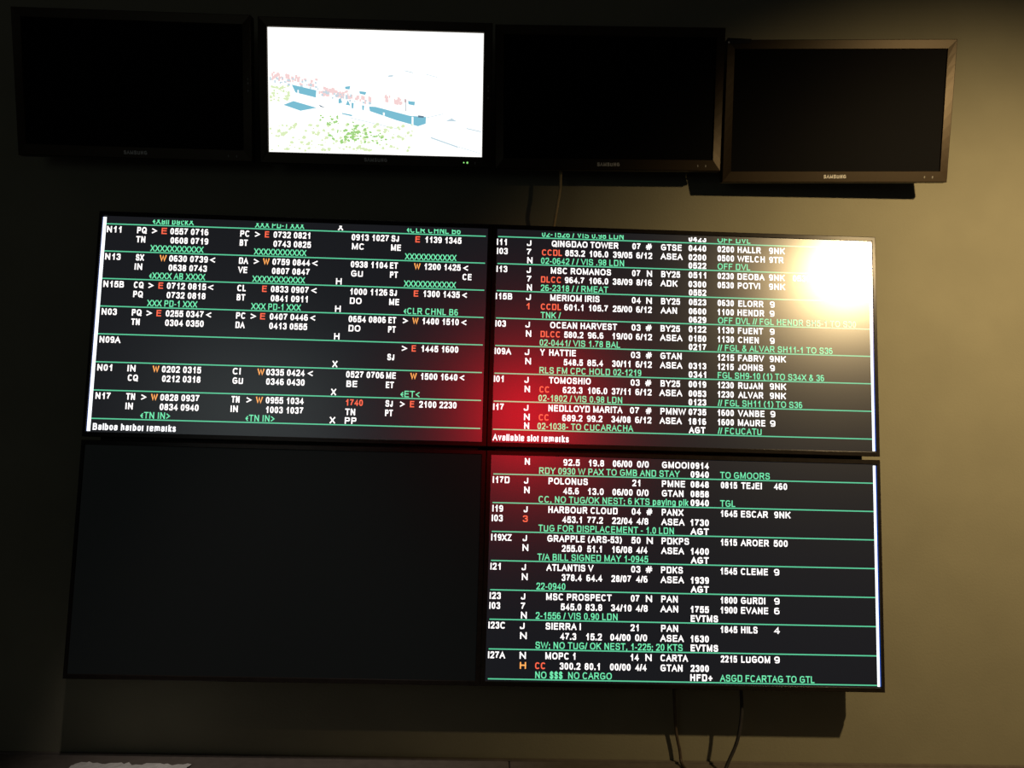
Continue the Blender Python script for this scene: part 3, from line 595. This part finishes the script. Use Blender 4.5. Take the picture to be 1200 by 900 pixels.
def monitor(label, loc, rot, screen_mat, lit=False):
    t = thing('wall_monitor', label, 'monitor', (loc[0], loc[1], loc[2] + ZC), rot, group='monitors in the row along the top of the wall')
    frame_mb(MW, MH, ML, ML, MT_, MBT, -0.004, 0.026, 0.004, (0.0035, -0.0035)).build('bezel', M['mon_bezel'], t)
    m = MB()
    x0, x1, z0, z1 = -MW / 2 - ML + .001, MW / 2 + ML - .001, -MH / 2 - MBT + .001, MH / 2 + MT_ - .001
    def ring(i, j, y): return [(x0 + i, y, z0 + j), (x1 - i, y, z0 + j), (x1 - i, y, z1 - j), (x0 + i, y, z1 - j)]
    m.loft([ring(0, 0, 0.004), ring(0, 0, 0.028), ring(0.02, 0.02, 0.040), ring(0.10, 0.06, 0.052)])
    m.build('back_cover', M['mon_case'], t)
    m = MB(); m.quad((-MW / 2, 0, -MH / 2), (MW / 2, 0, -MH / 2), (MW / 2, 0, MH / 2), (-MW / 2, 0, MH / 2))
    sc = m.build('screen', screen_mat, t)
    m = MB(); write(m, 'SAMSUNG', -0.031, 0.031, -MH / 2 - 0.0200, 0.0098, 0.0022, 0, to=lambda x, y, z: (x, FY(-MH / 2 - z, MBT), z))
    lg = m.build('maker_lettering', M['logo'], t); lg['label'] = 'small silver capital lettering under the screen'
    for x in (0.248, 0.270):
        m = MB(); m.poly([(x + 0.0018 * math.cos(a), FY(0.017 - 0.0035 * math.sin(a), MBT), -MH / 2 - 0.017 + 0.0035 * math.sin(a)) for a in [i * math.pi / 4 for i in range(8)]])
        m.build('button_mark', M['dot'], t)
    # tilting arm that reaches back to the wall, built in the monitor's own frame
    Rm = Euler(rot).to_matrix(); inv = Rm.inverted()
    back = inv @ (Vector((loc[0], YW, loc[2])) - Vector(loc))
    m = MB()
    n = inv @ Vector((0, 1, 0)); up = inv @ Vector((0, 0, 1)); sd_ = inv @ Vector((1, 0, 0))
    def ringp(c, sx, sz): return [c - sd_ * sx - up * sz, c + sd_ * sx - up * sz, c + sd_ * sx + up * sz, c - sd_ * sx + up * sz]
    m.loft([ringp(back - n * 0.012, .06, .09), ringp(back - n * 0.0005, .06, .09)])
    m.loft([ringp(Vector((0, 0.046, 0)), .035, .045), ringp(back - n * 0.008, .035, .045)])
    m.build('wall_bracket', M['bracket'], t, bevel=0.002)
    return t, sc


SP = -0.3252
m1, _ = monitor('black monitor at the dark end of the row, beside the monitor with the bright picture', (-0.968, -0.022, 0.9435), (0.217, -0.006, 0.0), M['mon_screen'])
m2, s2 = monitor('lit monitor showing an overexposed view of a train beside trees', (-0.3252, -0.0188, 0.9481), (0.2167, -0.0102, -0.0028), M['pic_sky'])
m3, _ = monitor('dark monitor with the tan cable hanging below it, beside the bright picture', (0.3087, -0.0117, 0.9618), (0.215, -0.0265, -0.0016), M['mon_screen'])
m4, _ = monitor('dark monitor with warm-lit frame at the end of the row over bare wall', (0.9418, -0.0080, 0.9519), (0.2278, -0.0208, -0.0445), M['mon_screen'])

# side keys and status lamps of the monitors
for t in (m1, m2):
    for i in range(5):
        m = MB()
        z = 0.045 - 0.011 * i - (0.008 if i == 4 else 0)
        m.poly([(0.303 + 0.0020 * math.cos(a), FY(0.303 - MW / 2 + 0.0020 * math.cos(a), ML, 0.0), z + 0.0032 * math.sin(a)) for a in [k * math.pi / 4 for k in range(8)]])
        m.build('side_key', M['dot'], t)
for x, r in ((0.2395, .0019), (0.2490, .0026)):
    m = MB(); m.poly([(x + r * math.cos(a), FY(0.0165 - r * math.sin(a), MBT) - 0.0003, -MH / 2 - 0.0165 + r * math.sin(a)) for a in [k * math.pi / 5 for k in range(10)]])
    o = m.build('status_light', M['led'], m2); o['label'] = 'tiny green lamp'

# the picture on the lit monitor (u to the right, v downwards, 0..1)
rnd = random.Random(7)
def uv(u, v, d): return (-MW / 2 + u * MW, -d, MH / 2 - v * MH)
def shapes(name, mt, polys, d, label=None):
    m = MB()
    for pl in polys: m.poly([uv(max(.002, min(.998, u)), max(.004, min(.996, v)), d) for u, v in reversed(pl)])
    o = m.build(name, M[mt], s2)
    if label: o['label'] = label
def zz(X, Y):
    u = (X - 95) / 1010; return (u, (Y - (48 + 28 * u)) / 583)
def speck(x0, x1, ylow, yhigh, n, sw, sh, slope):
    out = []
    for _ in range(n):
        x = rnd.uniform(x0, x1); y = rnd.uniform(ylow, yhigh) + (x - x0) * slope
        a, b = sw * rnd.uniform(.7, 1.8), sh * rnd.uniform(.7, 1.6)
        out.append([zz(x, y), zz(x + a, y + a * slope), zz(x + a * .95, y + a * slope + b), zz(x - a * .05, y + b)])
    return out
def blob(x, y, r):
    k = 7; r *= 1.35; return [zz(x + r * rnd.uniform(.5, 1.2) * math.cos(6.283 * i / k), y + r * .8 * rnd.uniform(.5, 1.2) * math.sin(6.283 * i / k)) for i in range(k)]
shapes('picture_containers', 'pic_pink', speck(105, 320, 248, 285, 46, 8, 11, .17) + speck(330, 575, 318, 350, 60, 9, 13, .17) + speck(640, 735, 360, 385, 22, 8, 12, .2), .0004, 'pale pink containers on the train')
shapes('picture_wagons', 'pic_grey', speck(100, 330, 262, 295, 22, 7, 8, .17) + speck(335, 580, 335, 365, 26, 6, 9, .17) + [[zz(660, 272), zz(682, 270), zz(680, 278), zz(655, 280)], [zz(930, 488), zz(960, 474), zz(985, 490)]], .0006)
shapes('picture_train', 'pic_blue', [[zz(205, 315), zz(320, 342), zz(318, 376), zz(222, 352)], [zz(568, 418), zz(600, 420), zz(760, 462), zz(838, 468), zz(836, 500), zz(800, 512), zz(700, 484), zz(572, 440)],
       [zz(165, 410), zz(212, 392), zz(322, 424), zz(245, 438)], [zz(424, 384), zz(434, 378), zz(442, 400), zz(424, 404)], [zz(458, 410), zz(468, 388), zz(480, 414)], [zz(522, 346), zz(556, 350), zz(550, 364), zz(524, 358)],
       [zz(440, 448), zz(490, 458), zz(486, 464), zz(442, 454)], [zz(485, 400), zz(496, 402), zz(494, 428), zz(486, 426)], [zz(535, 412), zz(545, 414), zz(543, 436), zz(536, 434)], [zz(455, 325), zz(480, 322), zz(476, 338), zz(456, 336)], [zz(752, 392), zz(785, 396), zz(782, 414), zz(754, 408)]], .0008, 'blue train')
shapes('picture_cab', 'pic_dark', [[zz(800, 460), zz(828, 464), zz(826, 472), zz(800, 470)], [zz(738, 384), zz(741, 384), zz(742, 440), zz(739, 440)], [zz(330, 408), zz(362, 424), zz(340, 420)]], .0010)
shapes('picture_cab_post', 'pic_sky', [[zz(770, 466), zz(778, 468), zz(778, 505), zz(770, 503)], [zz(634, 446), zz(642, 448), zz(642, 462), zz(634, 460)], [zz(232, 340), zz(238, 341), zz(238, 358), zz(232, 357)]], .0012)
shapes('picture_trees', 'pic_green', [blob(rnd.gauss(495, 45), rnd.gauss(545, 24), rnd.uniform(3, 8)) for _ in range(75)] + [blob(rnd.gauss(400, 25), rnd.gauss(485, 10), rnd.uniform(3, 6)) for _ in range(22)] + [blob(rnd.uniform(570, 650), rnd.gauss(565, 10), rnd.uniform(3, 6)) for _ in range(16)], .0006, 'green trees')
shapes('picture_shrubs', 'pic_pale', [blob(rnd.uniform(100, 780), rnd.uniform(500, 628), rnd.uniform(3, 9)) for _ in range(150)] + [blob(rnd.uniform(104, 190), rnd.uniform(320, 392), rnd.uniform(3, 8)) for _ in range(40)], .0004)
rail = lambda a, b, t: [zz(*a), zz(*b), zz(b[0], b[1] + t), zz(a[0], a[1] + t)]
shapes('picture_track', 'pic_grey', [rail((480, 470), (700, 522), 3), rail((860, 562), (990, 608), 7), rail((990, 608), (1096, 640), 3), rail((840, 470), (920, 452), 3), rail((1030, 520), (1100, 536), 5), rail((735, 248), (775, 258), 4), rail((835, 265), (890, 280), 3)], .0004)


# ------------------------------------------------------------------ cables and small things
def bez(pts, n=8):
    P = [Vector(p) for p in pts]; out = []
    for i in range(len(P) - 1):
        a, b, c, d = P[max(i - 1, 0)], P[i], P[i + 1], P[min(i + 2, len(P) - 1)]
        for j in range(n):
            t = j / n
            out.append(0.5 * ((2 * b) + (c - a) * t + (2 * a - 5 * b + 4 * c - d) * t * t + (3 * b - a - 3 * c + d) * t ** 3))
    out.append(P[-1]); return out


def cable(pts, r, mt, label, cat='cable'):
    m = MB(); m.tube(bez([(x, y, z + ZC) for x, y, z in pts]), r, 10)
    return tag(m.build('cable', M[mt], smooth=True), label, cat)


cable([(0.187, 0.075, 0.815), (0.186, 0.068, 0.775), (0.185, 0.066, 0.729), (0.177, 0.068, 0.672), (0.170, 0.090, 0.615), (0.168, 0.094, 0.560)], 0.0042, 'tan',
      'thin tan cable hanging from the dark monitor down behind the lit displays')
cable([(0.520, 0.108, -0.600), (0.524, 0.112, -0.680), (0.530, 0.122, -0.742), (0.540, 0.122, -0.791), (0.543, 0.118, -0.818), (0.545, 0.095, -0.8245), (0.548, 0.02, -0.8245)], 0.0042, 'brown',
      'dark cable hanging close to the wall below the displays, over the middle of the counter')
cable([(0.684, 0.075, -0.560), (0.688, 0.060, -0.623), (0.687, 0.058, -0.684), (0.675, 0.056, -0.745), (0.648, 0.050, -0.800), (0.630, 0.030, -0.8235), (0.600, -0.05, -0.8240)], 0.0046, 'cable',
      'dark cable curving down and away from the wall, nearest the chamfered end of the shadow')

# small black clip hooked over the frame corner of the end monitor
bpy.context.view_layer.update()
W4 = Matrix.Translation(m4.location) @ m4.rotation_euler.to_matrix().to_4x4()
m = MB()
def prism(pts, y0, y1):
    m.loft([[W4 @ Vector((x, y0, z)) for x, z in pts], [W4 @ Vector((x, y1, z)) for x, z in pts]])
prism([(-0.311, 0.1765), (-0.285, 0.1765), (-0.250, 0.1790), (-0.246, 0.1874), (-0.275, 0.1900), (-0.290, 0.1905), (-0.311, 0.1915)], -0.0085, -0.0042)
prism([(-0.311, 0.1872), (-0.246, 0.1872), (-0.246, 0.1885), (-0.311, 0.1900)], -0.0085, 0.020)
o = m.build('frame_clip', M['clip'])
tag(o, 'small black clip hooked over the frame corner of the end monitor', 'clip')
m = MB()
m.poly([W4 @ Vector((-0.3075 + .0026 * math.cos(a), -0.0088, 0.1795 + .0026 * math.sin(a))) for a in [k * math.pi / 4 for k in range(8)]])  # small silver disc on the clip's front
c = m.build('bright_dot', M['logo'], o); c['label'] = 'tiny bright dot'

# crumpled white paper at the back of the counter
m = MB(); nx, ny = 26, 14
rnd = random.Random(3)
def hgt(i, j, q): return q + 0.0012 + 0.006 * abs(math.sin(i * 1.7 + j * .9)) * rnd.uniform(.3, 1) * (0.4 + 0.6 * (j / ny))
for side in (0,):
    n = len(m.v)
    for j in range(ny + 1):
        for i in range(nx + 1):
            m.v.append((-1.025 + .29 * i / nx + rnd.uniform(-.002, .002), -0.14 + .205 * j / ny + rnd.uniform(-.003, .003) + 0.006 * math.sin(i * .8), hgt(i, j, ZT)))
    for j in range(ny):
        for i in range(nx):
            a = n + j * (nx + 1) + i; m.f.append((a, a + 1, a + nx + 2, a + nx + 1))
o = m.build('paper_sheet', M['paper'])
so = o.modifiers.new('thickness', 'SOLIDIFY'); so.thickness = 0.0008; so.offset = 1
tag(o, 'crumpled white sheet of paper lying at the back of the counter', 'paper')
